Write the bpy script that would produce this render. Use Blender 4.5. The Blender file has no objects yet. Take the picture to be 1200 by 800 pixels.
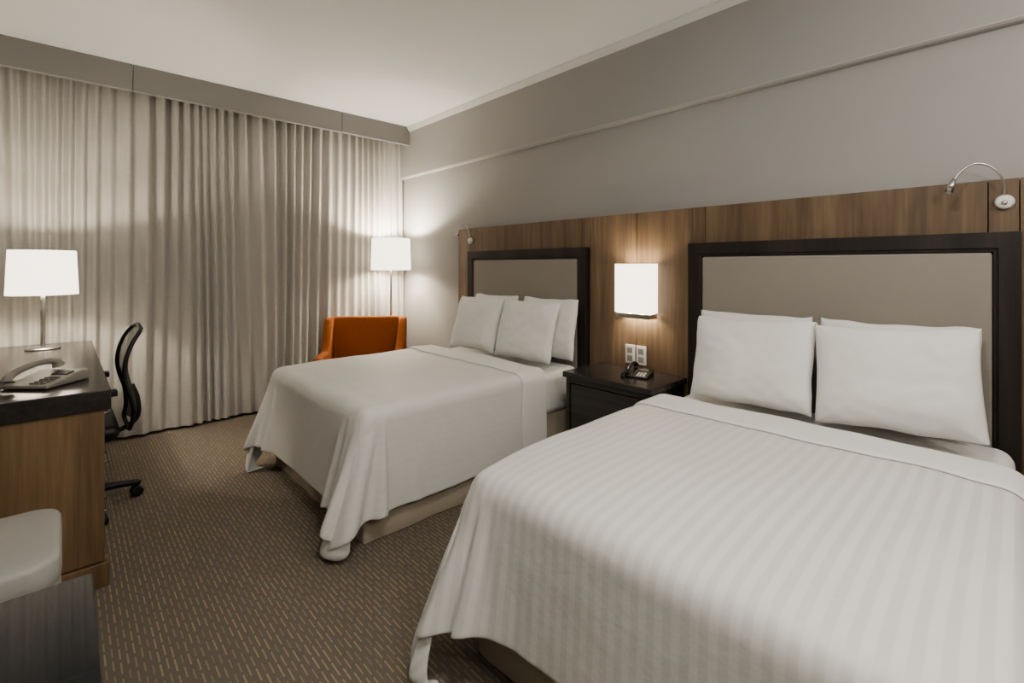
import bpy, bmesh, math, random, time
from math import sin, cos, pi, radians, hypot, atan2
from mathutils import Vector, Matrix, noise
random.seed(4)
C = bpy.context.scene.collection

# ------------------------------------------------------------ materials
def new_mat(name):
    m = bpy.data.materials.new(name); m.use_nodes = True
    nt = m.node_tree
    return m, nt, nt.nodes['Principled BSDF']

def N(nt, t, **kw):
    n = nt.nodes.new(t)
    for k, v in kw.items(): setattr(n, k, v)
    return n

def math_n(nt, op, a, b=None, c=None):
    n = nt.nodes.new('ShaderNodeMath'); n.operation = op
    for i, v in enumerate((a, b, c)):
        if v is None: continue
        if isinstance(v, (int, float)): n.inputs[i].default_value = v
        else: nt.links.new(v, n.inputs[i])
    return n.outputs[0]

def mixc(nt, fac, a, b):
    n = nt.nodes.new('ShaderNodeMix'); n.data_type = 'RGBA'
    for i, v in ((0, fac), (6, a), (7, b)):
        if isinstance(v, (int, float)): n.inputs[i].default_value = v
        elif isinstance(v, tuple): n.inputs[i].default_value = (*v, 1)
        else: nt.links.new(v, n.inputs[i])
    return n.outputs[2]

def coord(nt, kind='Object', scale=(1, 1, 1)):
    tc = N(nt, 'ShaderNodeTexCoord'); mp = N(nt, 'ShaderNodeMapping')
    mp.inputs['Scale'].default_value = scale
    nt.links.new(tc.outputs[kind], mp.inputs[0])
    return mp.outputs[0]

def noise_n(nt, vec, scale=5, detail=3, rough=.5):
    n = N(nt, 'ShaderNodeTexNoise')
    n.inputs['Scale'].default_value = scale; n.inputs['Detail'].default_value = detail
    n.inputs['Roughness'].default_value = rough
    nt.links.new(vec, n.inputs['Vector'])
    return n.outputs['Fac']

def bump(nt, bs, h, strength=.2, dist=.01):
    b = N(nt, 'ShaderNodeBump'); b.inputs['Strength'].default_value = strength
    b.inputs['Distance'].default_value = dist
    nt.links.new(h, b.inputs['Height']); nt.links.new(b.outputs[0], bs.inputs['Normal'])

def plain(name, col, rough=.5, metal=0, var=.06, scale=20, bmp=0, spec=.5, coat=0):
    m, nt, bs = new_mat(name)
    v = coord(nt)
    f = noise_n(nt, v, scale, 4)
    c2 = tuple(max(0, c * (1 - 2 * var)) for c in col)
    c1 = tuple(min(1, c * (1 + var)) for c in col)
    nt.links.new(mixc(nt, f, c2, c1), bs.inputs['Base Color'])
    bs.inputs['Roughness'].default_value = rough
    bs.inputs['Metallic'].default_value = metal
    bs.inputs['Specular IOR Level'].default_value = spec
    bs.inputs['Coat Weight'].default_value = coat
    if bmp: bump(nt, bs, f, bmp, .004)
    return m

def wood(name, cd, cm, cl, grain='z', rough=.42, across=9, fine=60, lo=.34, hi=.66):
    m, nt, bs = new_mat(name)
    ax = {'x': 0, 'y': 1, 'z': 2}[grain]
    s1 = [across] * 3; s1[ax] = across * .06
    s2 = [fine] * 3; s2[ax] = fine * .05
    f1 = noise_n(nt, coord(nt, 'Object', tuple(s1)), 1, 3, .55)
    f2 = noise_n(nt, coord(nt, 'Object', tuple(s2)), 1, 4, .6)
    r = N(nt, 'ShaderNodeValToRGB'); e = r.color_ramp.elements
    e[0].position = lo; e[0].color = (*cd, 1); e[1].position = hi; e[1].color = (*cl, 1)
    k = e.new(.5); k.color = (*cm, 1)
    f = math_n(nt, 'ADD', math_n(nt, 'MULTIPLY', f1, .62), math_n(nt, 'MULTIPLY', f2, .38))
    nt.links.new(f, r.inputs[0]); nt.links.new(r.outputs[0], bs.inputs['Base Color'])
    bs.inputs['Roughness'].default_value = rough
    bump(nt, bs, f2, .06, .002)
    return m

M = {}
M['wall'] = plain('wall_paint', (.362, .352, .335), .85, var=.015, scale=3)
M['lit_edge'] = plain('painted_lit_wall_edge', (.44, .43, .405), .8, var=.01)  # paler than the wall: paints in the lamplight caught by the ledge edge
M['ceil'] = plain('ceiling_paint', (.84, .835, .815), .9, var=.01, scale=3)
M['trim'] = plain('trim_paint', (.64, .63, .61), .6, var=.01)
M['pelmet'] = plain('pelmet_paint', (.265, .256, .242), .7, var=.02, scale=5)
M['walnut'] = wood('walnut_vertical', (.115, .075, .046), (.185, .125, .077), (.28, .195, .122), 'z', across=14)
M['walnut_b'] = wood('walnut_band', (.112, .074, .047), (.168, .115, .072), (.235, .166, .106), 'z', across=14)
M['walnut_d'] = wood('walnut_desk', (.16, .102, .056), (.25, .163, .093), (.34, .232, .138), 'z', across=12)
M['espresso'] = wood('espresso_wood', (.017, .013, .011), (.027, .021, .018), (.041, .033, .028), 'z', .45)
M['espresso_top'] = wood('espresso_top', (.028, .024, .022), (.042, .037, .034), (.058, .051, .047), 'y', .22)
M['chrome'] = plain('brushed_nickel', (.62, .60, .57), .25, 1, var=.03)
M['black'] = plain('black_plastic', (.014, .014, .015), .45, var=.1)
M['white_pl'] = plain('white_plastic', (.72, .70, .66), .4, var=.02)
M['phone'] = plain('taupe_phone_plastic', (.30, .275, .24), .4, var=.03)
M['keys'] = plain('grey_phone_keys', (.14, .13, .12), .5, var=.03)
M['phone_d'] = plain('black_phone_plastic', (.016, .016, .016), .25, var=.03)
M['leather'] = plain('pale_grey_leather', (.44, .43, .40), .5, var=.03, scale=60, bmp=.06)
M['orange'] = plain('orange_upholstery', (.36, .125, .042), .95, var=.12, scale=90, bmp=.3, spec=.2)
M['glass'] = plain('dark_glass', (.016, .019, .024), .10, var=.1, coat=.6)
M['skirt'] = plain('beige_skirt_fabric', (.42, .362, .285), .9, var=.06, scale=120, bmp=.2)

def fabric(name, col, scale=400, rough=.85, big=.04):
    m, nt, bs = new_mat(name)
    f = noise_n(nt, coord(nt), scale, 2)
    g = noise_n(nt, coord(nt), 4, 3)
    c = mixc(nt, f, tuple(x * .9 for x in col), tuple(min(1, x * 1.06) for x in col))
    nt.links.new(mixc(nt, math_n(nt, 'MULTIPLY', g, big * 4), c, tuple(x * .85 for x in col)), bs.inputs['Base Color'])
    bs.inputs['Roughness'].default_value = rough
    bs.inputs['Sheen Weight'].default_value = .15
    bump(nt, bs, f, .2, .002)
    return m
M['taupe'] = fabric('taupe_headboard_fabric', (.32, .29, .252))
M['linen'] = fabric('white_cotton', (.82, .808, .775), 300)

def striped(name, a, b):
    m, nt, bs = new_mat(name)
    uv = N(nt, 'ShaderNodeUVMap'); sp = N(nt, 'ShaderNodeSeparateXYZ')
    nt.links.new(uv.outputs[0], sp.inputs[0])
    w = math_n(nt, 'SINE', math_n(nt, 'MULTIPLY', sp.outputs[1], 2 * pi / .039))
    f = math_n(nt, 'MULTIPLY_ADD', w, 2, .5); f = math_n(nt, 'MINIMUM', math_n(nt, 'MAXIMUM', f, 0), 1)
    nt.links.new(mixc(nt, f, a, b), bs.inputs['Base Color'])
    nt.links.new(math_n(nt, 'MULTIPLY_ADD', f, .25, .5), bs.inputs['Roughness'])
    n = noise_n(nt, coord(nt), 9, 4, .5)
    bump(nt, bs, n, .24, .02)
    bs.inputs['Sheen Weight'].default_value = .1
    return m
M['stripe'] = striped('white_striped_satin', (.685, .67, .635), (.745, .73, .695))
M['stripe_soft'] = striped('white_faintly_striped_satin', (.74, .725, .69), (.755, .74, .705))

def carpet():
    m, nt, bs = new_mat('dashed_carpet')
    tc = N(nt, 'ShaderNodeTexCoord'); sp = N(nt, 'ShaderNodeSeparateXYZ')
    nt.links.new(tc.outputs['Object'], sp.inputs[0])
    cx = math_n(nt, 'DIVIDE', sp.outputs[0], .0175)
    col = math_n(nt, 'FLOOR', cx); fx = math_n(nt, 'FRACT', cx)
    wn = N(nt, 'ShaderNodeTexWhiteNoise'); wn.noise_dimensions = '1D'
    nt.links.new(col, wn.inputs['W'])
    off = math_n(nt, 'ADD', math_n(nt, 'MULTIPLY', col, .5), math_n(nt, 'MULTIPLY', wn.outputs[0], .3))
    cy = math_n(nt, 'ADD', math_n(nt, 'DIVIDE', sp.outputs[1], .070), off)
    row = math_n(nt, 'FLOOR', cy); fy = math_n(nt, 'FRACT', cy)
    wn2 = N(nt, 'ShaderNodeTexWhiteNoise'); wn2.noise_dimensions = '2D'
    cb = N(nt, 'ShaderNodeCombineXYZ'); nt.links.new(col, cb.inputs[0]); nt.links.new(row, cb.inputs[1])
    nt.links.new(cb.outputs[0], wn2.inputs['Vector'])
    n = noise_n(nt, coord(nt), 350, 3)
    dx = math_n(nt, 'LESS_THAN', math_n(nt, 'ABSOLUTE', math_n(nt, 'SUBTRACT', fx, .5)), math_n(nt, 'MULTIPLY_ADD', n, .2, .035))
    dy = math_n(nt, 'LESS_THAN', fy, math_n(nt, 'MULTIPLY_ADD', wn2.outputs[0], .25, .6))
    d = math_n(nt, 'MULTIPLY', dx, dy)
    d = math_n(nt, 'MULTIPLY', d, math_n(nt, 'MULTIPLY_ADD', wn2.outputs[0], .45, .28))
    g = noise_n(nt, coord(nt), 120, 2)
    base = mixc(nt, n, (.118, .101, .081), (.272, .236, .193))
    base = mixc(nt, math_n(nt, 'MULTIPLY', g, .4), base, (.132, .113, .091))
    nt.links.new(mixc(nt, d, base, (.48, .365, .22)), bs.inputs['Base Color'])
    bs.inputs['Roughness'].default_value = .95
    bump(nt, bs, n, .5, .006)
    return m
M['carpet'] = carpet()

def curtain_mat(name, k):
    m, nt, bs = new_mat(name)
    f = noise_n(nt, coord(nt, 'Object', (9, 9, 260)), 1, 3)
    g = noise_n(nt, coord(nt, 'Object', (60, 60, 3)), 1, 2)
    f = math_n(nt, 'ADD', math_n(nt, 'MULTIPLY', f, .6), math_n(nt, 'MULTIPLY', g, .4))
    a = tuple(x * k for x in (.43, .408, .368)); b = tuple(x * k for x in (.60, .575, .528))
    nt.links.new(mixc(nt, f, a, b), bs.inputs['Base Color'])
    bs.inputs['Roughness'].default_value = .9
    bs.inputs['Sheen Weight'].default_value = .2
    return m
M['curtain'] = curtain_mat('curtain_linen', .90)

def shade_mat(name, s):
    m, nt, bs = new_mat(name)
    f = noise_n(nt, coord(nt, 'Object', (300, 300, 60)), 1, 2)
    nt.links.new(mixc(nt, f, (.8, .76, .68), (.85, .82, .75)), bs.inputs['Base Color'])
    bs.inputs['Emission Color'].default_value = (1, .91, .77, 1)
    bs.inputs['Emission Strength'].default_value = s
    bs.inputs['Roughness'].default_value = .9
    return m
M['shade'] = shade_mat('lit_lampshade_fabric', 1.9)
M['bulb'] = shade_mat('lit_bulb', 8)
M['globe'] = shade_mat('fill_globe_glow', 4)  # glow of the added fill globes

# ------------------------------------------------------------ mesh helpers
def tag(o, label=None, cat=None, group=None, kind=None):
    if label: o['label'] = label
    if cat: o['category'] = cat
    if group: o['group'] = group
    if kind: o['kind'] = kind
    return o

def empty(name, loc, rz=0, label=None, cat=None, group=None):
    o = bpy.data.objects.new(name, None); o.empty_display_size = .1
    o.location = loc; o.rotation_euler = (0, 0, rz); C.objects.link(o)
    return tag(o, label, cat, group)

def mk(name, bm, mat, parent=None, loc=(0, 0, 0), smooth=True, bev=0, sub=0, seg=2, **t):
    bmesh.ops.recalc_face_normals(bm, faces=bm.faces)
    me = bpy.data.meshes.new(name); bm.to_mesh(me); bm.free()
    o = bpy.data.objects.new(name, me); C.objects.link(o); o.location = loc
    for mm in (mat if isinstance(mat, list) else [mat]): me.materials.append(mm)
    if smooth:
        for p in me.polygons: p.use_smooth = True
    if bev:
        b = o.modifiers.new('b', 'BEVEL'); b.width = bev; b.segments = seg; b.limit_method = 'ANGLE'
        b.angle_limit = radians(40); b.harden_normals = False
    if sub:
        s = o.modifiers.new('s', 'SUBSURF'); s.levels = sub; s.render_levels = sub
    if smooth and not sub:
        w = o.modifiers.new('w', 'WEIGHTED_NORMAL'); w.keep_sharp = False
    if parent: o.parent = parent
    return tag(o, **t)

def bx(bm, lo, hi, mi=0):
    v = [bm.verts.new((x, y, z)) for x in (lo[0], hi[0]) for y in (lo[1], hi[1]) for z in (lo[2], hi[2])]
    for q in ((0, 1, 3, 2), (4, 6, 7, 5), (0, 4, 5, 1), (2, 3, 7, 6), (0, 2, 6, 4), (1, 5, 7, 3)):
        f = bm.faces.new([v[i] for i in q]); f.material_index = mi

def box(name, lo, hi, mat, parent=None, bev=.004, loc=(0, 0, 0), **t):
    bm = bmesh.new(); bx(bm, lo, hi)
    return mk(name, bm, mat, parent, loc, bev=bev, **t)

def lathe(bm, prof, seg=40, c=(0, 0, 0), closed=False):
    rings = []
    for r, z in prof:
        if r < 1e-6: rings.append([bm.verts.new((c[0], c[1], c[2] + z))])
        else: rings.append([bm.verts.new((c[0] + r * cos(2 * pi * i / seg), c[1] + r * sin(2 * pi * i / seg), c[2] + z)) for i in range(seg)])
    n = len(rings)
    for k in range(n if closed else n - 1):
        a, b = rings[k], rings[(k + 1) % n]
        for i in range(seg):
            j = (i + 1) % seg
            if len(a) == 1 and len(b) == 1: continue
            if len(a) == 1: bm.faces.new((a[0], b[i], b[j]))
            elif len(b) == 1: bm.faces.new((a[i], a[j], b[0]))
            else: bm.faces.new((a[i], a[j], b[j], b[i]))

def tube(bm, pts, r, seg=10, cap=True):
    pts = [Vector(p) for p in pts]; rings = []
    up = Vector((0, 0, 1)); n = len(pts)
    prev = None
    for i, p in enumerate(pts):
        d = (pts[min(i + 1, n - 1)] - pts[max(i - 1, 0)]).normalized()
        if prev is None:
            a = d.cross(up)
            if a.length < .01: a = d.cross(Vector((1, 0, 0)))
        else:
            a = prev - d * prev.dot(d)
        a.normalize(); prev = a; b = d.cross(a)
        rr = r[i] if isinstance(r, (list, tuple)) else r
        rings.append([bm.verts.new(p + (a * cos(2 * pi * k / seg) + b * sin(2 * pi * k / seg)) * rr) for k in range(seg)])
    for k in range(n - 1):
        for i in range(seg):
            j = (i + 1) % seg
            bm.faces.new((rings[k][i], rings[k][j], rings[k + 1][j], rings[k + 1][i]))
    if cap:
        bm.faces.new(rings[0]); bm.faces.new(rings[-1])

def catmull(P, n=8):
    P = [Vector(p) for p in P]; out = []
    for i in range(len(P) - 1):
        p0 = P[max(i - 1, 0)]; p1 = P[i]; p2 = P[i + 1]; p3 = P[min(i + 2, len(P) - 1)]
        for k in range(n):
            t = k / n
            out.append(.5 * ((2 * p1) + (p2 - p0) * t + (2 * p0 - 5 * p1 + 4 * p2 - p3) * t * t + (-p0 + 3 * p1 - 3 * p2 + p3) * t ** 3))
    out.append(P[-1]); return out

def light(name, kind, loc, energy, col=(1, .915, .79), size=.05, parent=None, rot=(0, 0, 0)):
    l = bpy.data.lights.new(name, kind); l.energy = energy; l.color = col
    if kind == 'POINT': l.shadow_soft_size = size
    if kind == 'AREA': l.shape = 'DISK'; l.size = size
    o = bpy.data.objects.new(name, l); o.location = loc; o.rotation_euler = rot
    C.objects.link(o)
    if parent: o.parent = parent
    return o

# ------------------------------------------------------------ bedspreads: real cloth drop over the mattress
X0, XH = .93, 2.09
def drape(y0, y1, seed, drop_f, drop_s, mat, lab, flare, cor, sink):
    yc = (y0 + y1) / 2; hw = (y1 - y0) / 2
    tmp = []
    bm = bmesh.new(); bx(bm, (X0 + .012, yc - hw + .012, .05), (2.5, yc + hw - .012, .590))
    bmesh.ops.bevel(bm, geom=[e for e in bm.edges], offset=.045, segments=4, affect='EDGES', profile=.5)
    c = mk('tmp_collider', bm, M['linen'], smooth=False); tmp.append(c)
    cm = c.modifiers.new('c', 'COLLISION'); c.collision.thickness_outer = .006; c.collision.cloth_friction = 30
    bm = bmesh.new(); bx(bm, (-1, yc - 2, -.3), (3, yc + 2, 0))
    c = mk('tmp_floor', bm, M['linen'], smooth=False); tmp.append(c)
    c.modifiers.new('c', 'COLLISION'); c.collision.thickness_outer = .004; c.collision.cloth_friction = 40
    step = .0185
    lx = XH - X0 + drop_f; ly = 2 * (hw + drop_s)
    nx = int(lx / step); ny = int(ly / step)
    bm = bmesh.new(); G = []; st = []
    for i in range(nx + 1):
        row = []
        for j in range(ny + 1):
            s = XH - lx * i / nx; t = -ly / 2 + ly * j / ny
            z = .603 + .0015 * noise.noise(Vector((s * 4, t * 4, seed)))
            row.append(bm.verts.new((s, yc + t, z))); st.append((s, t))
        G.append(row)
    for i in range(nx):
        for j in range(ny): bm.faces.new((G[i][j], G[i][j + 1], G[i + 1][j + 1], G[i + 1][j]))
    me = bpy.data.meshes.new('tmp_cloth'); bm.to_mesh(me); bm.free()
    o = bpy.data.objects.new('tmp_cloth', me); C.objects.link(o); tmp.append(o)
    vg = o.vertex_groups.new(name='pin')
    pins = [k for k, (s, t) in enumerate(st) if s > X0 + .14 and abs(t) < hw - .14]
    vg.add(pins, 1.0, 'REPLACE')
    cl = o.modifiers.new('cloth', 'CLOTH'); q = cl.settings
    q.quality = 7; q.mass = .35; q.tension_stiffness = 18; q.compression_stiffness = 18; q.shear_stiffness = 4
    q.bending_stiffness = .6; q.tension_damping = 8; q.compression_damping = 8; q.shear_damping = 6; q.bending_damping = .7
    q.air_damping = 2.5; q.vertex_group_mass = 'pin'; q.time_scale = 1.0
    cl.collision_settings.distance_min = .006; cl.collision_settings.collision_quality = 3
    cl.collision_settings.use_self_collision = False
    F = 56
    cl.point_cache.frame_start = 1; cl.point_cache.frame_end = F
    sc_ = bpy.context.scene; sc_.frame_start = 1; sc_.frame_end = F
    t0 = time.time(); last = 1
    for f in range(1, F + 1):
        sc_.frame_set(f); last = f
        if time.time() - t0 > 120: break
    dg = bpy.context.evaluated_depsgraph_get()
    ev = o.evaluated_get(dg); em = ev.to_mesh()
    co = [v.co.copy() for v in em.vertices]; ev.to_mesh_clear()
    for t_ in tmp: bpy.data.objects.remove(t_, do_unlink=True)
    sc_.frame_set(1)
    # relax bunched hems so the corner folds are broad and soft
    Wd = ny + 1
    for it in range(5):
        old = [p.copy() for p in co]
        for i in range(nx + 1):
            for j in range(ny + 1):
                k = i * Wd + j
                s, t = st[k]
                if not (s < X0 + .02 and abs(t) > hw - .05): continue
                nb = []
                if i < nx: nb.append(k + Wd)
                nb.append(k - Wd) if i > 0 else None
                if 0 < j: nb.append(k - 1)
                if j < ny: nb.append(k + 1)
                if i == nx and 0 < j < ny: nb = [k - 1, k + 1]
                elif j in (0, ny) and 0 < i < nx: nb = [k - Wd, k + Wd]
                elif i == nx: continue
                m_ = sum((old[n_] for n_ in nb), Vector()) / len(nb)
                co[k] = old[k].lerp(m_, .5)
    # the foot end is kicked out a little, most of all at the corners
    for k, p in enumerate(co):
        s, t = st[k]
        d = max(0, min(1, (.57 - p.z) / .55)) ** 1.15
        wf = max(0, min(1, (X0 + .22 - p.x) / .22)); wf = wf * wf * (3 - 2 * wf)
        cp = math.exp(-((p.y - yc - hw) / .17) ** 2) * cor[1]; cn = math.exp(-((p.y - yc + hw) / .17) ** 2) * cor[0]
        p.x -= (flare + cp + cn) * d * wf
        p.y += .22 * (cp - cn) * d * wf
        # the soft mattress sags toward its foot edge
        a = max(0, min(1, (X0 + .40 - p.x) / .40)); b = max(0, min(1, (abs(p.y - yc) - hw + .22) / .22))
        p.z -= (sink * a * a + .5 * sink * a * b) * max(0, min(1, (p.z - .1) / .45))
    bm = bmesh.new(); uvl = bm.loops.layers.uv.new('UVMap'); fold = .19
    V = []
    for k, p in enumerate(co):
        s, t = st[k]
        p = p.copy()
        p.z += .007 * noise.noise(Vector((s * 2.6, t * 2.6, seed))) + .0045 * noise.noise(Vector((s * 7, t * 7, seed + 4)))
        p.z = max(p.z, .008)
        V.append(bm.verts.new((p.x - 1.5, p.y - yc, p.z)))
    W = ny + 1
    for i in range(nx):
        for j in range(ny):
            ks = (i * W + j, i * W + j + 1, (i + 1) * W + j + 1, (i + 1) * W + j)
            f = bm.faces.new([V[k] for k in ks])
            for l, k in zip(f.loops, ks): l[uvl].uv = st[k]
    o = mk('bedspread', bm, [mat], loc=(1.5, yc, 0), label='white striped satin bedspread draped on the bed ' + lab, cat='bedspread', group='bedspreads')
    for m_ in list(o.modifiers): o.modifiers.remove(m_)
    so = o.modifiers.new('t', 'SOLIDIFY'); so.thickness = .004; so.offset = 1 if o.data.polygons[W * 3 + W // 2].normal.z > 0 else -1
    sb = o.modifiers.new('s', 'SUBSURF'); sb.levels = 1; sb.render_levels = 1
    # turned-down sheet band : a second layer following the cloth
    bm = bmesh.new(); R = []
    nb = int(fold / (lx / nx)) + 1
    def P_(i, j): return co[i * W + j]
    j0 = int((drop_s * .12) / (ly / ny)); j1 = ny - j0
    lay = []
    for i in range(nb + 1):
        row = []
        for j in range(j0, j1 + 1):
            a = P_(min(i + 1, nx), j) - P_(max(i - 1, 0), j); b = P_(i, min(j + 1, ny)) - P_(i, max(j - 1, 0))
            n = a.cross(b).normalized()
            if n.z < -.2: n = -n
            side = (j - j0) / (j1 - j0) * 2 - 1
            if abs(n.z) < .5 and n.y * side < 0: n = -n
            s, t = st[i * W + j]
            off = .0105 if i < nb else .0075
            wob = .009 * noise.noise(Vector((j * .12, seed, 0)))
            dz = .007 * noise.noise(Vector((s * 2.6, t * 2.6, seed))) + .0045 * noise.noise(Vector((s * 7, t * 7, seed + 4)))
            row.append(bm.verts.new(P_(i, j) + n * off + Vector((wob * (i / nb) - 1.5, -yc, dz))))
        lay.append(row)
    for i in range(nb):
        for j in range(len(lay[0]) - 1): bm.faces.new((lay[i][j], lay[i][j + 1], lay[i + 1][j + 1], lay[i + 1][j]))
    tb = mk('turned_down_sheet', bm, M['linen'], o, label='smooth plain white turned-down sheet band')
    for m_ in list(tb.modifiers): tb.modifiers.remove(m_)
    so = tb.modifiers.new('t', 'SOLIDIFY'); so.thickness = .008; so.offset = 0
    sb = tb.modifiers.new('s', 'SUBSURF'); sb.levels = 1; sb.render_levels = 1

drape(1.93, 3.18, 1.0, .42, .44, M['stripe_soft'], 'near the curtains', .065, (.09, .06), .008)
drape(-.02, 1.21, 2.7, .40, .49, M['stripe'], 'under reading light', .03, (.02, .17), .030)

# ------------------------------------------------------------ room
XL, XR, YB, YF, H = -.62, 2.55, -1.4, 4.45, 2.60
S = dict(kind='structure')
box('floor', (XL - .1, YB - .1, -.1), (XR + .1, YF + .1, 0), M['carpet'], bev=0, label='brown carpet with fine golden dashes', **S)
box('ceiling', (XL - .1, YB - .1, H), (XR + .1, YF + .1, H + .1), M['ceil'], bev=0, label='off-white painted ceiling', **S)
box('wall_right', (XR, YB - .1, 0), (XR + .1, YF + .1, H), M['wall'], bev=0, label='warm grey painted wall behind the beds', **S)
box('wall_left', (XL - .1, YB - .1, 0), (XL, YF + .1, H), M['wall'], bev=0, label='warm grey painted wall beside the desk', **S)
box('wall_back', (XL, YF, 0), (XR, YF + .1, H), M['wall'], bev=0, label='window wall hidden by curtains', **S)
box('wall_front', (XL, YB - .1, 0), (XR, YB, H), M['wall'], bev=0, label='warm grey painted wall', **S)
UX = XR - .04
bm = bmesh.new()
P = [(XR, 2.106), (UX + .018, 2.106), (UX + .007, 2.110), (UX + .001, 2.117), (UX, 2.124), (UX, H), (XR, H)]
r0 = [bm.verts.new((a, YB, b)) for a, b in P]; r1 = [bm.verts.new((a, YF, b)) for a, b in P]
for i in range(len(P)):
    j = (i + 1) % len(P); bm.faces.new((r0[i], r0[j], r1[j], r1[i]))
bm.faces.new(r0); bm.faces.new(r1)
mk('trim_2', bm, M['wall'], smooth=False, label='grey upper wall band with a stepped ledge', **S)
box('trim_3', (UX - .0005, YB, 2.1175), (UX + .01, YF, 2.1225), M['lit_edge'], bev=.0004, label='slim strip with painted-in lamplight along the wall ledge', **S)
bm = bmesh.new()
prof = [(0, -.045), (-.006, -.045), (-.010, -.038), (-.014, -.033), (-.026, -.014), (-.030, -.009), (-.030, 0), (0, 0)]
r0 = [bm.verts.new((UX + a, YB, H + b)) for a, b in prof]; r1 = [bm.verts.new((UX + a, 4.15, H + b)) for a, b in prof]
for i in range(len(prof)):
    j = (i + 1) % len(prof); bm.faces.new((r0[i], r0[j], r1[j], r1[i]))
bm.faces.new(r0); bm.faces.new(r1)
mk('trim_1', bm, M['trim'], smooth=False, label='white crown moulding along the ceiling', **S)
box('baseboard_right', (XR - .012, YB, 0), (XR, YF, .08), M['espresso'], bev=.002, label='dark wood baseboard', **S)
box('baseboard_left', (XL, YB, 0), (XL + .012, YF, .08), M['espresso'], bev=.002, label='dark wood baseboard', **S)

pel = empty('curtain_pelmet', (1, 4.17, 2.42), label='grey painted pelmet box above the curtains', cat='pelmet')
for a, b in ((XL, .350), (.354, 1.818), (1.822, UX)):
    box('pelmet_board', (a - 1, -.02, 0), (b - 1, .02, H - 2.42), M['pelmet'], pel, bev=.002)

def curtain(x0, x1):
    bm = bmesh.new(); nx = int((x1 - x0) / .0048); zs = [0.02 + i * (2.58 - .02) / 40 for i in range(41)]
    xc = (x0 + x1) / 2; y = 4.325
    grid = []
    for z in zs:
        row = []
        for i in range(nx + 1):
            x = x0 + (x1 - x0) * i / nx
            nz = noise.noise(Vector((x * 2.1, z * .18, .3)))
            n2 = noise.noise(Vector((x * 4.3 + 9, z * .3, 3)))
            n3 = noise.noise(Vector((x * 1.1 + 4, 7.7, z * .1)))
            p = 2 * pi * x / .076 + 8 * nz + 5 * n3
            a = .0195 * max(.25, .8 + 1.0 * n2)
            low = (2.6 - z) / 2.6
            yy = y + a * (sin(p) + .22 * sin(2 * p + 1)) + .010 * sin(.29 * p + 1 + z * .2) * (.4 + low) + .018 * nz
            xx = x + .004 * cos(p) + .008 * n2 * low
            if i in (0, nx): xx = x
            xx = max(x0, min(x1, xx))
            row.append(bm.verts.new((xx - xc, yy - y, z)))
        grid.append(row)
    for j in range(len(zs) - 1):
        for i in range(nx):
            bm.faces.new((grid[j][i], grid[j][i + 1], grid[j + 1][i + 1], grid[j + 1][i]))
    mk('curtain', bm, M['curtain'], loc=(xc, y, 0), label='floor-length grey-beige linen curtain with irregular folds',
       cat='curtain', group='curtains along the window wall')
curtain(XL + .02, .98)
curtain(.98, XR - .012)

# ------------------------------------------------------------ wood wall panelling
wp = empty('wood_wall_panel', (2.53, 1.6, 0), label='walnut veneer wall panelling behind both beds', cat='wall panel')
def wboard(y0, y1, z0, z1, mat):
    box('veneer_board', (-.02, y0 + .0015 - 1.6, z0 + .001), (.019, y1 - .0015 - 1.6, z1), M[mat], wp, bev=.0012)
TOP = 1.54
wboard(3.18, 3.35, .0, TOP, 'walnut'); wboard(1.989, 3.18, 1.34, TOP, 'walnut_b'); wboard(1.926, 1.989, 1.34, TOP, 'walnut')
wboard(1.575, 1.926, 0, TOP, 'walnut'); wboard(1.229, 1.575, 0, TOP, 'walnut')
wboard(1.156, 1.229, 1.345, TOP, 'walnut')
wboard(.081, 1.156, 1.345, TOP, 'walnut_b'); wboard(-.0, .081, 1.345, TOP, 'walnut_b')
wboard(-.9, 0, 0, TOP, 'walnut')

def headboard(yc, which):
    w = .62
    h = empty('headboard', (2.49, yc, 0), label='padded taupe headboard in dark wood frame ' + which, cat='headboard', group='headboards')
    z1 = 1.345
    bm = bmesh.new()
    b = .072
    prof = [(0, .03), (0, -.016), (b - .014, -.016), (b - .012, -.010), (b, -.008), (b, .03)]
    path = [(-1, 0), (-1, 1), (1, 1), (1, 0)]
    rings = []
    for sy, top in path:
        ring = []
        for o, x in prof:
            y = sy * (w - o); z = (z1 - o) if top else .25
            ring.append(bm.verts.new((x, y, z)))
        rings.append(ring)
    for k in range(3):
        for i in range(len(prof)):
            j = (i + 1) % len(prof)
            bm.faces.new((rings[k][i], rings[k][j], rings[k + 1][j], rings[k + 1][i]))
    bm.faces.new(rings[0]); bm.faces.new(rings[3])
    mk('headboard_frame', bm, M['espresso'], h, smooth=False, bev=.001)
    box('upholstered_panel', (-.012, -w + b + .002, .3), (.025, w - b - .002, z1 - b - .002), M['taupe'], h, bev=.010, label='taupe padded fabric panel')
headboard(2.555, 'near the armchair')
headboard(.615, 'beside the nightstand')

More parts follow.
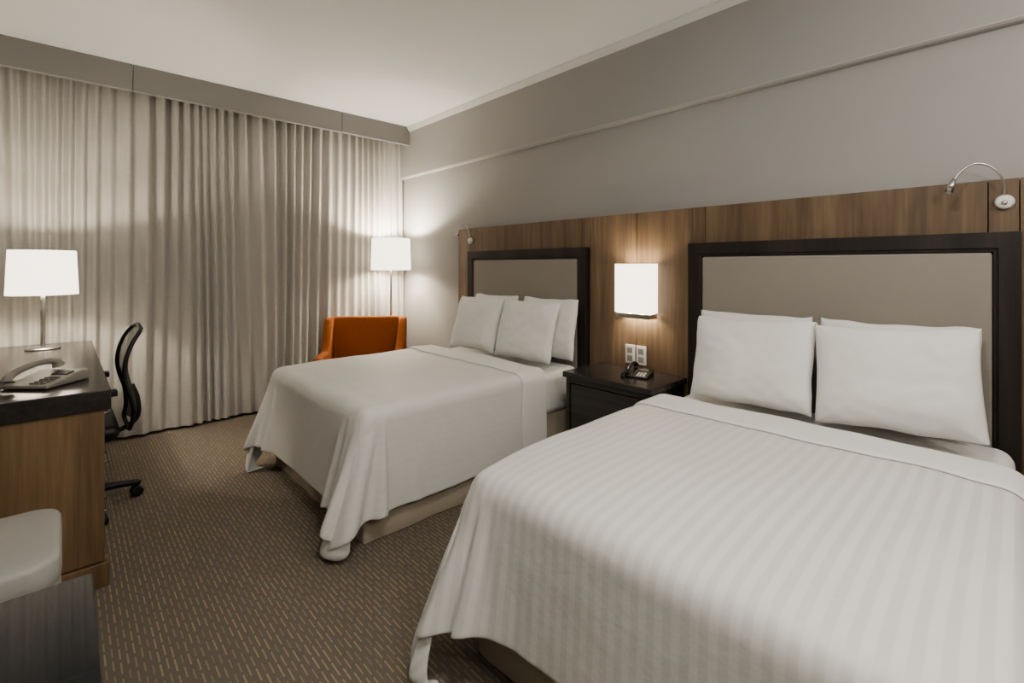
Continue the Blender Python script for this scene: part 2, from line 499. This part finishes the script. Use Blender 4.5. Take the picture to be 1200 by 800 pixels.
# ------------------------------------------------------------ beds
def bed(y0, y1, seed, lab):
    yc = (y0 + y1) / 2; hw = (y1 - y0) / 2; x0 = X0
    b = empty('bed', (1.7, yc, 0), label='hotel bed with white mattress, beige skirt, ' + lab, cat='bed', group='hotel beds')
    bm = bmesh.new(); bx(bm, (x0 + .04 - 1.7, -hw + .030, .31), (2.45 - 1.7, hw - .030, .577))
    for v in bm.verts:
        if v.co.x < 0 and v.co.z > .5: v.co.z = .520
    mk('mattress', bm, M['linen'], b, bev=.05, seg=5, label='thick white mattress with fitted sheet')
    bm = bmesh.new(); sx0, sx1, sy = x0 + .03 - 1.7, 2.42 - 1.7, hw - .033
    P = []
    def side(a, c, nrm, n):
        for i in range(n):
            t = i / n; o = .004 * sin(t * n * .35) + .003 * noise.noise(Vector((t * 20, a[0], seed)))
            P.append((a[0] + (c[0] - a[0]) * t + nrm[0] * o, a[1] + (c[1] - a[1]) * t + nrm[1] * o))
    side((sx1, -sy), (sx0, -sy), (0, -1), 90); side((sx0, -sy), (sx0, sy), (-1, 0), 80); side((sx0, sy), (sx1, sy), (0, 1), 90)
    P.append((sx1, sy))
    lo = [bm.verts.new((x, y, .004)) for x, y in P]; hi = [bm.verts.new((x, y, .315)) for x, y in P]
    for i in range(len(P)):
        j = (i + 1) % len(P); bm.faces.new((lo[i], lo[j], hi[j], hi[i]))
    bm.faces.new(hi)
    mk('bed_skirt', bm, M['skirt'], b, label='beige fabric bed skirt')
bed(1.93, 3.18, 1.0, 'near the curtains')
bed(-.02, 1.21, 2.7, 'under reading light')

def pillow(loc, w, h, T, lean, seed, yaw=0, roll=0, lab=''):
    bm = bmesh.new(); n = 48
    V = {}
    for sgn in (1, -1):
        for i in range(n + 1):
            for j in range(n + 1):
                a = -1 + 2 * i / n; b_ = -1 + 2 * j / n
                edge = i in (0, n) or j in (0, n)
                if edge and sgn == -1: V[(-1, i, j)] = V[(1, i, j)]; continue
                aa = sin(a * pi / 2) * .55 + a * .45; bb = sin(b_ * pi / 2) * .55 + b_ * .45
                cr_ = (abs(aa) * abs(bb)) ** 6
                x = w / 2 * aa * (1 - .04 * (1 - bb * bb) - .015 * cr_); y = h / 2 * bb * (1 - .05 * (1 - aa * aa) - .015 * cr_)
                prof = ((1 - abs(aa) ** 3) * (1 - abs(bb) ** 3)) ** .55 if not edge else 0
                wr = noise.noise(Vector((aa * 1.6, bb * 1.6, seed + sgn)))
                wr2 = noise.noise(Vector((aa * 3.8 + bb * 2.6, bb * 3.8 - aa * 2.6, seed + 7 * sgn)))
                ca, cb = (1 - abs(aa)), (1 - abs(bb)); rr = hypot(ca, cb)
                crs = sin(atan2(cb, ca + 1e-6) * 9 + seed) * math.exp(-rr * 3) * min(1, rr * 5)
                z = sgn * (T / 2) * prof * (1 + .13 * wr) + sgn * .0045 * wr2 * prof ** .4 + sgn * .0035 * crs * prof ** .3
                z += .011 * noise.noise(Vector((a * 1.5, b_ * 1.5, seed + 20)))
                y += .010 * noise.noise(Vector((a * 2.2, 2, seed))) ; x += .007 * noise.noise(Vector((4, b_ * 2.2, seed)))
                V[(sgn, i, j)] = bm.verts.new((x, y, z))
    for sgn in (1, -1):
        for i in range(n):
            for j in range(n):
                bm.faces.new((V[(sgn, i, j)], V[(sgn, i + 1, j)], V[(sgn, i + 1, j + 1)], V[(sgn, i, j + 1)]))
    o = mk('pillow', bm, M['linen'], label='plump white cotton pillow ' + lab, cat='pillow', group='pillows on the beds')
    for m_ in list(o.modifiers): o.modifiers.remove(m_)
    L = radians(lean)
    Hd = Vector((sin(L), 0, cos(L))); Nn = Vector((-cos(L), 0, sin(L))); W = Vector((0, -1, 0))
    R = Matrix((W, Hd, Nn)).transposed().to_4x4()
    Rz = Matrix.Rotation(radians(yaw), 4, 'Z')
    ctr = Vector(loc) + Hd * (h / 2)
    o.matrix_world = Matrix.Translation(ctr) @ Rz @ R @ Matrix.Rotation(radians(roll), 4, 'Z')

zb = .612
lf = ('leaning in front, bed near the curtains', 'against the headboard, bed near the curtains')
for (x, y, w_, s, yw, ro, k) in ((2.36, 2.74, .50, 1, 0, 0, 1), (2.36, 2.19, .50, 2, 0, 0, 1), (2.165, 2.745, .50, 3, 1, 0, 0), (2.165, 2.232, .51, 4, 1, 1, 0)):
    pillow((x, y, zb), w_, .40, .13, 8 if k else 17, s, yw, ro, lf[k])
lf = ('leaning in front, bed under reading light', 'against the headboard, bed under reading light')
for (x, y, w_, s, yw, ro, k) in ((2.36, .88, .51, 5, 0, 0, 1), (2.36, .345, .51, 6, 0, 0, 1), (2.17, .824, .51, 7, 1, 1, 0), (2.175, .322, .495, 8, 4, 3, 0)):
    pillow((x, y, zb + (.008 if s == 8 else 0)), w_, .39, .125, 8 if k else 16, s, yw, ro, lf[k])

# ------------------------------------------------------------ nightstand
ns_ = empty('nightstand', (2.30, 1.535, 0), label='dark espresso wood nightstand between the two beds', cat='nightstand')
box('tabletop', (-.185, -.29, .58), (.185, .285, .612), M['espresso_top'], ns_, bev=.003)
bm = bmesh.new()
for lo, hi in (((-.17, -.275, 0), (.18, -.25, .58)), ((-.17, .245, 0), (.18, .27, .58)), ((.16, -.25, .03), (.18, .245, .58)),
               ((-.165, -.25, .05), (.16, .245, .07)), ((-.17, -.25, .55), (-.15, .245, .58))):
    bx(bm, lo, hi)
mk('cabinet_body', bm, M['espresso_top'], ns_, bev=.002)
box('door', (-.166, -.245, .072), (-.148, .24, .545), M['espresso_top'], ns_, bev=.003)

# ------------------------------------------------------------ telephones
def phone(loc, rz, body, keys, sc, label, cord=None):
    r = empty('telephone', loc, rz, label, 'telephone'); r.scale = (sc,) * 3
    bm = bmesh.new()
    P = [(-.1, .0), (-.1, .014), (-.02, .026), (.07, .046), (.095, .042), (.105, 0)]
    A = [bm.verts.new((-.092, a, b)) for a, b in P]; B = [bm.verts.new((.092, a, b)) for a, b in P]
    for i in range(len(P)):
        j = (i + 1) % len(P); bm.faces.new((A[i], A[j], B[j], B[i]))
    bm.faces.new(A); bm.faces.new(B)
    mk('phone_base', bm, body, r, bev=.009, seg=4)
    bm = bmesh.new()
    pts = catmull([(-.054, -.108, .032), (-.056, -.100, .048), (-.058, -.07, .064), (-.058, .0, .080), (-.057, .07, .082), (-.055, .102, .072), (-.053, .112, .056)], 6)
    n = len(pts); rad = [.013 + .010 * (abs(2 * i / (n - 1) - 1) ** 3) for i in range(n)]
    tube(bm, pts, rad, 14)
    mk('handset', bm, body, r)
    bm = bmesh.new()
    for i in range(3):
        for j in range(4):
            y = -.075 + j * .021; x = .012 + i * .022; z = .0145 + (y + .1) * .155 - .001
            bx(bm, (x - .007, y - .006, z - .002), (x + .007, y + .006, z + .004))
    mk('keypad', bm, keys, r, bev=.001, label='rows of push buttons')
    bm = bmesh.new()
    A = [(.0, .018, .0345), (.068, .018, .0345), (.068, .052, .043), (.0, .052, .043)]
    lo = [bm.verts.new(p) for p in A]; hi = [bm.verts.new((p[0], p[1] - .001, p[2] + .003)) for p in A]
    bm.faces.new(lo); bm.faces.new(hi)
    for i in range(4): bm.faces.new((lo[i], lo[(i + 1) % 4], hi[(i + 1) % 4], hi[i]))
    mk('display', bm, M['black'], r, smooth=False)
    if cord:
        bm = bmesh.new(); base = catmull(cord, 40); out = []
        for i, p in enumerate(base):
            a = i * 1.5; out.append(p + Vector((.006 * cos(a), .002 * sin(a), .006 * sin(a) + .006)))
        tube(bm, out, .002, 6); mk('coiled_cord', bm, body, r)
    return r
phone((2.33, 1.45, .613), radians(-75), M['phone_d'], M['white_pl'], .72, 'small black desk telephone on the nightstand',
      [(-.055, -.1, .02), (-.08, -.13, .004), (-.11, -.08, .004), (-.11, 0, .004), (-.09, .05, .01)])
phone((-.045, 2.66, .752), radians(-42), M['phone'], M['keys'], .95, 'taupe office telephone with coiled cord on the desk',
      [(-.055, -.11, .03), (-.08, -.16, .004), (-.14, -.17, .004), (-.19, -.13, .004), (-.18, -.05, .004), (-.12, -.02, .004), (-.09, .01, .01)])

# ------------------------------------------------------------ wall sconce
sc = empty('wall_sconce', (2.505, 1.545, .94), label='square lit fabric wall sconce on the walnut panel', cat='wall lamp')
bm = bmesh.new()
hw_, dp = .118, .095
outer = [(-dp, -hw_), (-dp, hw_), (-.012, hw_), (-.012, -hw_)]
inner = [(-dp + .004, -hw_ + .004), (-dp + .004, hw_ - .004), (-.016, hw_ - .004), (-.016, -hw_ + .004)]
vo = [[bm.verts.new((x, y, z)) for x, y in outer] for z in (0.01, .295)]
vi = [[bm.verts.new((x, y, z)) for x, y in inner] for z in (0.01, .295)]
for i in range(4):
    j = (i + 1) % 4
    bm.faces.new((vo[0][i], vo[0][j], vo[1][j], vo[1][i])); bm.faces.new((vi[0][i], vi[1][i], vi[1][j], vi[0][j]))
    bm.faces.new((vo[0][i], vi[0][i], vi[0][j], vo[0][j])); bm.faces.new((vo[1][i], vo[1][j], vi[1][j], vi[1][i]))
mk('lamp_shade', bm, M['shade'], sc, smooth=False, label='glowing off-white fabric shade')
box('wall_plate', (-.012, -.06, .0), (.004, .06, .2), M['chrome'], sc, bev=.003)
bm = bmesh.new()
for lo, hi in (((-.09, -.113, -.022), (-.083, .113, .006)), ((-.083, -.113, -.022), (-.005, -.106, .006)), ((-.083, .106, -.022), (-.005, .113, .006)), ((-.062, -.106, -.012), (-.05, .106, -.004)), ((-.064, -.01, -.006), (-.048, .01, .05))): bx(bm, lo, hi)
mk('bracket', bm, M['chrome'], sc, bev=.001, label='brushed metal bracket')
bm = bmesh.new(); lathe(bm, [(0, .05), (.016, .055), (.028, .09), (.03, .11), (.02, .135), (0, .145)], 16, (-.055, 0, 0)); mk('bulb', bm, M['bulb'], sc)
light('sconce_light_upper', 'POINT', (-.053, 0, .20), 3.4, size=.03, parent=sc)
light('sconce_light_lower', 'POINT', (-.053, .04, .03), 1.2, size=.02, parent=sc)
light('sconce_light_lower', 'POINT', (-.053, -.04, .03), 1.2, size=.02, parent=sc)

for y, lab in ((1.617, 'white double wall socket on the walnut panel'), (1.541, 'white wall switch plate beside the socket')):
    o = empty('wall_socket', (2.509, y, .69), label=lab, cat='socket', group='switch plates')
    box('cover_plate', (-.008, -.033, -.057), (.002, .033, .057), M['white_pl'], o, bev=.003)
    for z in (-.024, .024):
        box('socket_insert', (-.0105, -.018, z - .017), (-.007, .018, z + .017), M['phone'], o, bev=.002, label='beige rocker insert')

def reading(y, z, ks, lab):
    r = empty('reading_light', (2.508, y, z), label=lab, cat='reading lamp', group='bedside reading lights')
    bm = bmesh.new()
    lathe(bm, [(0, 0), (.025, 0), (.027, .004), (.025, .014), (.020, .019), (0, .02)], 32)
    bmesh.ops.rotate(bm, verts=bm.verts, cent=(0, 0, 0), matrix=Matrix.Rotation(-pi / 2, 3, 'Y'))
    mk('wall_mount', bm, M['white_pl'], r)
    bm = bmesh.new(); lathe(bm, [(0, 0), (.008, 0), (.008, .004), (0, .005)], 20)
    bmesh.ops.rotate(bm, verts=bm.verts, cent=(0, 0, 0), matrix=Matrix.Rotation(-pi / 2, 3, 'Y'))
    bmesh.ops.translate(bm, verts=bm.verts, vec=(-.019, 0, -.004)); mk('switch', bm, M['chrome'], r)
    bm = bmesh.new(); q = lambda x, y_, z_: (x - (1 - ks) * y_ * .1, y_ * ks, z_)
    tube(bm, catmull([q(-.012, 0, .018), q(-.018, .0, .055), q(-.03, .012, .10), q(-.045, .045, .135), q(-.06, .085, .142), q(-.075, .12, .115), q(-.085, .138, .085)], 8), .0036, 10)
    mk('gooseneck', bm, M['chrome'], r)
    bm = bmesh.new(); tube(bm, [q(-.084, .137, .09), q(-.088, .143, .07), q(-.095, .152, .042)], [.006, .010, .013], 16)
    mk('lamp_head', bm, M['chrome'], r)
    bm = bmesh.new(); tube(bm, [q(-.0952, .1523, .041), q(-.096, .153, .039)], .010, 12); mk('lens', bm, M['white_pl'], r)
reading(.038, 1.455, .95, 'chrome gooseneck reading light above the bed beside nightstand')
reading(3.17, 1.435, .35, 'chrome gooseneck reading light above the bed near curtains')

# ------------------------------------------------------------ lamps
def drum(bm, r0, r1, z0, z1, seg=56, th=.003):
    lathe(bm, [(r0, z0), (r1, z1), (r1 - th, z1), (r0 - th, z0)], seg, closed=True)

dl = empty('table_lamp', (-.08, 3.80, .75), label='lit desk lamp with white drum shade and chrome stem', cat='table lamp')
bm = bmesh.new(); lathe(bm, [(0, 0), (.075, 0), (.075, .008), (.068, .012), (.012, .018), (0, .018)], 40); mk('lamp_base', bm, M['chrome'], dl)
bm = bmesh.new(); lathe(bm, [(0, .015), (.011, .015), (.011, .30), (.007, .305), (.007, .42), (0, .42)], 20); mk('lamp_stem', bm, M['chrome'], dl)
bm = bmesh.new(); drum(bm, .152, .142, .31, .56); mk('lamp_shade', bm, M['shade'], dl, label='glowing white drum shade')
bm = bmesh.new(); lathe(bm, [(0, .40), (.014, .41), (.028, .44), (.03, .46), (.02, .49), (0, .5)], 16); mk('bulb', bm, M['bulb'], dl)
light('desk_lamp_light', 'POINT', (0, 0, .485), 30, size=.03, parent=dl)
light('desk_lamp_light_lower', 'POINT', (0, 0, .39), 19, size=.02, parent=dl)

fl = empty('floor_lamp', (2.25, 4.05, 0), label='lit floor lamp with white drum shade behind the armchair', cat='floor lamp')
bm = bmesh.new(); lathe(bm, [(0, 0), (.13, 0), (.13, .012), (.12, .018), (.014, .026), (0, .026)], 40); mk('lamp_base', bm, M['chrome'], fl)
bm = bmesh.new(); lathe(bm, [(0, .02), (.010, .02), (.010, 1.30), (0, 1.30)], 20); mk('pole', bm, M['chrome'], fl)
bm = bmesh.new(); drum(bm, .183, .175, 1.185, 1.48); mk('lamp_shade', bm, M['shade'], fl, label='glowing white drum shade')
bm = bmesh.new(); lathe(bm, [(0, 1.29), (.014, 1.30), (.028, 1.33), (.03, 1.35), (.02, 1.38), (0, 1.39)], 16); mk('bulb', bm, M['bulb'], fl)
light('floor_lamp_light', 'POINT', (0, 0, 1.405), 29, size=.03, parent=fl)
light('floor_lamp_light_lower', 'POINT', (0, 0, 1.265), 17, size=.02, parent=fl)

def globe(x, y, z, e, lab):  # unseen pendants added only to lift the fill light in the room
    r = empty('added_fill_pendant', (x, y, z), label=lab, cat='added fill lamp', group='added fill globes')
    bm = bmesh.new(); lathe(bm, [(.11 * sin(pi * i / 12), -.11 * cos(pi * i / 12)) for i in range(13)], 32)
    gl = mk('fill_globe_shade', bm, M['globe'], r)
    bm = bmesh.new(); tube(bm, [(0, 0, .11), (0, 0, H - z)], .005, 8); lathe(bm, [(0, H - z - .03), (.05, H - z - .03), (.05, H - z), (0, H - z)], 24)
    mk('cord', bm, M['chrome'], r)
    light('added_fill_light', 'POINT', (0, 0, -.24), e, (1, .965, .915), .10, parent=r)
globe(.55, -.75, 2.25, 21, 'added out-of-frame opal globe giving fill light')
globe(1.7, -.75, 2.25, 12, 'added out-of-frame opal globe giving fill light')
def ceil_lamp(x, y, e, size, lab):
    r = empty('ceiling_lamp', (x, y, H), label=lab, cat='ceiling lamp')
    bm = bmesh.new(); lathe(bm, [(0, 0), (size / 2, 0), (size / 2, -.03), (size / 2 - .02, -.03), (size / 2 - .02, -.012), (0, -.012)], 48)
    mk('lamp_housing', bm, M['white_pl'], r)
    light('ceiling_light', 'AREA', (0, 0, -.035), e, (1, .965, .915), size - .06, parent=r)
ceil_lamp(.55, .35, 14, .4, 'round flush white ceiling lamp')

# ------------------------------------------------------------ desk
dk = empty('desk', (-.2, 3.2, 0), label='walnut desk with thick espresso top along the wall', cat='desk')
def L(x, y, z): return (x + .2, y - 3.2, z)
box('desktop', L(XL + .015, 2.385, .675), L(.137, 4.06, .75), M['espresso_top'], dk, bev=.004, label='thick dark espresso desktop')
bm = bmesh.new(); bx(bm, L(XL + .02, 2.40, .095), L(.118, 2.44, .675)); bx(bm, L(XL + .02, 3.98, .0), L(.118, 4.02, .675))
bx(bm, L(XL + .02, 2.44, .05), L(XL + .05, 3.98, .675)); bx(bm, L(XL + .05, 2.83, .05), L(.10, 2.85, .675)); bx(bm, L(XL + .05, 2.44, .05), L(.09, 2.83, .07))
mk('desk_body', bm, M['walnut_d'], dk, bev=.002)
box('plinth', L(XL + .02, 2.392, 0), L(.132, 2.46, .09), M['walnut_d'], dk, bev=.003)
for i in range(3):
    z = .08 + i * .2
    d = box('drawer', L(.10, 2.445, z), L(.118, 2.825, z + .19), M['walnut_d'], dk, bev=.003)
    bm = bmesh.new(); tube(bm, [L(.118, 2.57, z + .14), L(.14, 2.57, z + .14), L(.14, 2.7, z + .14), L(.118, 2.7, z + .14)], .004)
    hnd = mk('drawer_handle', bm, M['chrome'], d)

# ------------------------------------------------------------ office chair
oc = empty('office_chair', (.02, 3.2, 0), label='black mesh office chair tucked under the desk', cat='office chair')
bm = bmesh.new(); lathe(bm, [(0, .07), (.04, .07), (.042, .10), (.03, .12), (.026, .13), (.026, .26), (.014, .26), (.014, .37), (0, .37)], 24)
mk('gas_lift', bm, M['black'], oc)
for k in range(5):
    a = radians(6 + 72 * k); ca, sa = cos(a), sin(a)
    bm = bmesh.new(); P = [(.03, .095), (.15, .088), (.27, .072), (.285, .066)]
    tube(bm, [(ca * r, sa * r, z) for r, z in P], [.022, .019, .015, .012], 10)
    lg = mk('base_leg', bm, M['black'], oc)
    bm = bmesh.new()
    for o in (-.014, .014):
        ctr = Vector((ca * .27, sa * .27, .027)) + Vector((-sa, ca, 0)) * o
        d = Vector((-sa, ca, 0))
        tube(bm, [ctr - d * .009, ctr - d * .007, ctr + d * .007, ctr + d * .009], [.022, .027, .027, .022], 20)
    tube(bm, [(ca * .27, sa * .27, .03), (ca * .27, sa * .27, .075)], .008, 8)
    mk('caster', bm, M['black'], lg)
bm = bmesh.new()
bx(bm, (-.25, -.23, .385), (.185, .23, .455))
mk('seat', bm, M['black'], oc, bev=.032, seg=4, label='padded black seat cushion')
box('seat_pan', (-.2, -.18, .355), (.13, .18, .39), M['black'], oc, bev=.01)
prof = [(.205, .41), (.216, .47), (.212, .55), (.190, .63), (.180, .70), (.188, .77), (.212, .84), (.245, .895)]
pp = catmull([(x, 0, z) for x, z in prof], 5)
wid = lambda z: .21 * (1 - .22 * ((z - .65) / .25) ** 4) * (1 if z > .5 else .92)
bm = bmesh.new()
left = [(p.x + .02, wid(p.z), p.z) for p in pp]; right = [(p.x + .02, -wid(p.z), p.z) for p in pp]
loop = left + [(pp[-1].x + .026, wid(pp[-1].z) * .5, pp[-1].z + .014), (pp[-1].x + .028, 0, pp[-1].z + .018), (pp[-1].x + .026, -wid(pp[-1].z) * .5, pp[-1].z + .014)] + right[::-1] + [(pp[0].x + .02, -.09, .40), (pp[0].x + .02, .09, .40), left[0]]
tube(bm, loop, .010, 8)
mk('backrest_frame', bm, M['black'], oc)
mm, nt, bs = new_mat('black_mesh_fabric')
ck = N(nt, 'ShaderNodeTexChecker'); ck.inputs['Scale'].default_value = 260
nt.links.new(coord(nt), ck.inputs['Vector']); bs.inputs['Base Color'].default_value = (.022, .022, .022, 1)
nt.links.new(math_n(nt, 'MULTIPLY_ADD', ck.outputs['Fac'], .2, .75), bs.inputs['Alpha']); bs.inputs['Roughness'].default_value = .7
bm = bmesh.new(); rows = []
for p in pp:
    w = wid(p.z); rows.append([bm.verts.new((p.x + .02 + .028 * (1 - (k / 6) ** 2), w * k / 6, p.z)) for k in range(-6, 7)])
for a, b in zip(rows, rows[1:]):
    for i in range(12): bm.faces.new((a[i], a[i + 1], b[i + 1], b[i]))
mk('mesh_back', bm, mm, oc, label='dark curved mesh fabric')
bm = bmesh.new(); tube(bm, catmull([(.02, 0, .385), (.18, 0, .37), (.265, 0, .42), (.27, 0, .52), (.245, 0, .60)], 6), .012, 10)
mk('back_support', bm, M['black'], oc)
for s in (-1, 1):
    bm = bmesh.new(); tube(bm, catmull([(.02, s * .2, .39), (.05, s * .265, .42), (.09, s * .27, .55), (.08, s * .27, .61)], 6), .012, 8)
    bx(bm, (-.04, s * .27 - .03, .61), (.17, s * .27 + .03, .637))
    mk('armrest', bm, M['black'], oc, bev=.006)

# ------------------------------------------------------------ orange armchair
ac = empty('armchair', (1.82, 3.76, 0), radians(-36), 'burnt orange upholstered armchair in the corner by the floor lamp', 'armchair')
bm = bmesh.new()
path = []
W, D, R = .30, .25, .045
for i in range(19): path.append(((-W, -D + i * (2 * D - R) / 18), (-1, 0)))
for i in range(1, 9):
    a = pi - i * (pi / 2) / 8; path.append(((-W + R + R * cos(a), D - R + R * sin(a)), (cos(a), sin(a))))
for i in range(1, 8): path.append(((-W + R + i * (2 * W - 2 * R) / 8, D), (0, 1)))
for i in range(0, 8):
    a = pi / 2 - i * (pi / 2) / 8; path.append(((W - R + R * cos(a), D - R + R * sin(a)), (cos(a), sin(a))))
for i in range(19): path.append(((W, D - R - i * (2 * D - R) / 18), (1, 0)))
rings = []
for (x, y), (nx_, ny_) in path:
    t = (y + D) / (2 * D)
    t2 = max(0, min(1, (t - .52) / .36)); t2 = .6 * t2 + .4 * t2 * t2 * (3 - 2 * t2)
    h = .50 + .03 * t + .25 * t2
    fl_ = .015 * t2; th = .036
    ring = []
    for (o, z, k) in ((th, .13, 0), (th, .35, .3), (th * .99, h - .02, 1), (th * .92, h - .004, 1), (0, h, 1), (-th * .92, h - .004, 1), (-th * .99, h - .02, 1), (-th, .35, .2), (-th, .13, 0)):
        oo = o + fl_ * k
        ring.append(bm.verts.new((x + nx_ * oo, y + ny_ * oo, z)))
    rings.append(ring)
for a, b in zip(rings, rings[1:]):
    for i in range(len(a)):
        j = (i + 1) % len(a); bm.faces.new((a[i], a[j], b[j], b[i]))
bm.faces.new(rings[0]); bm.faces.new(rings[-1])
mk('backrest', bm, M['orange'], ac, sub=1, label='orange wraparound back and sloping arms')
bm = bmesh.new(); bx(bm, (-.26, -.29, .30), (.26, .205, .43)); mk('seat_cushion', bm, M['orange'], ac, bev=.035, seg=4)
bm = bmesh.new(); bx(bm, (-.26, -.26, .13), (.26, .21, .30)); mk('seat_base', bm, M['orange'], ac, bev=.01)
for x in (-.27, .27):
    for y in (-.22, .22):
        bm = bmesh.new(); tube(bm, [(x, y, 0), (x * .97, y * .97, .135)], [.013, .02], 12); mk('leg', bm, M['espresso'], ac)

# ------------------------------------------------------------ ottoman
bn = empty('ottoman', (-.29, 1.93, 0), label='low pale grey leather ottoman with rounded corners beside the desk', cat='ottoman')
bm = bmesh.new()
def rrect(w, d, r, z, n=8):
    out = []
    for cx, cy, a0 in ((w - r, d - r, 0), (-w + r, d - r, pi / 2), (-w + r, -d + r, pi), (w - r, -d + r, 3 * pi / 2)):
        for i in range(n + 1):
            a = a0 + i * (pi / 2) / n; out.append(bm.verts.new((cx + r * cos(a), cy + r * sin(a), z)))
    return out
LV = [(0, .115), (.012, .118), (.018, .13), (.018, .36), (.006, .37), (.006, .374), (.018, .382), (.020, .41), (.018, .438), (.012, .448), (0, .453), (-.03, .455), (-.17, .456)]
rr = [rrect(.27 + o, .195 + o, max(.006, .055 + o), z) for o, z in LV]
for a, b in zip(rr, rr[1:]):
    for i in range(len(a)):
        j = (i + 1) % len(a); bm.faces.new((a[i], a[j], b[j], b[i]))
bm.faces.new(rr[0]); bm.faces.new(rr[-1])
mk('cushion', bm, M['leather'], bn)
for x in (-.22, .22):
    for y in (-.15, .15):
        bm = bmesh.new(); tube(bm, [(x, y, 0), (x, y, .125)], [.014, .02], 12); mk('leg', bm, M['espresso'], bn)

# ------------------------------------------------------------ dark glass table
gt = empty('glass_table', (-.27, 1.1, 0), label='low table with dark glossy glass top', cat='table')
box('tabletop', (-.33, -.40, .472), (.322, .398, .50), [M['glass']], gt, bev=.003, label='dark glossy glass top')
bm = bmesh.new()
for lo, hi in (((-.32, -.39, .44), (.31, -.37, .471)), ((-.32, .36, .44), (.31, .38, .471)), ((-.32, -.37, .44), (-.30, .36, .471)), ((.29, -.37, .44), (.31, .36, .471))): bx(bm, lo, hi)
mk('apron', bm, M['espresso'], gt, bev=.001)
for x in (-.305, .295):
    for y in (-.375, .365):
        box('leg', (x - .015, y - .015, 0), (x + .015, y + .015, .44), M['espresso'], gt, bev=.002)

# ------------------------------------------------------------ world + camera
w = bpy.data.worlds.new('World'); bpy.context.scene.world = w; w.use_nodes = True
w.node_tree.nodes['Background'].inputs[0].default_value = (.02, .02, .025, 1)
cam = bpy.data.cameras.new('Camera'); co = bpy.data.objects.new('Camera', cam); C.objects.link(co)
cam.sensor_width = 36; cam.lens = 36 * 560 / 1200; cam.shift_y = -88 / 1200; cam.clip_start = .05
co.location = (0, 0, 1.22); co.rotation_euler = (pi / 2, 0, -math.atan2(527, 560))
bpy.context.scene.camera = co
bpy.context.scene.view_settings.view_transform = 'AgX'
bpy.context.scene.view_settings.look = 'AgX - Medium High Contrast'
bpy.context.scene.view_settings.exposure = 0.40
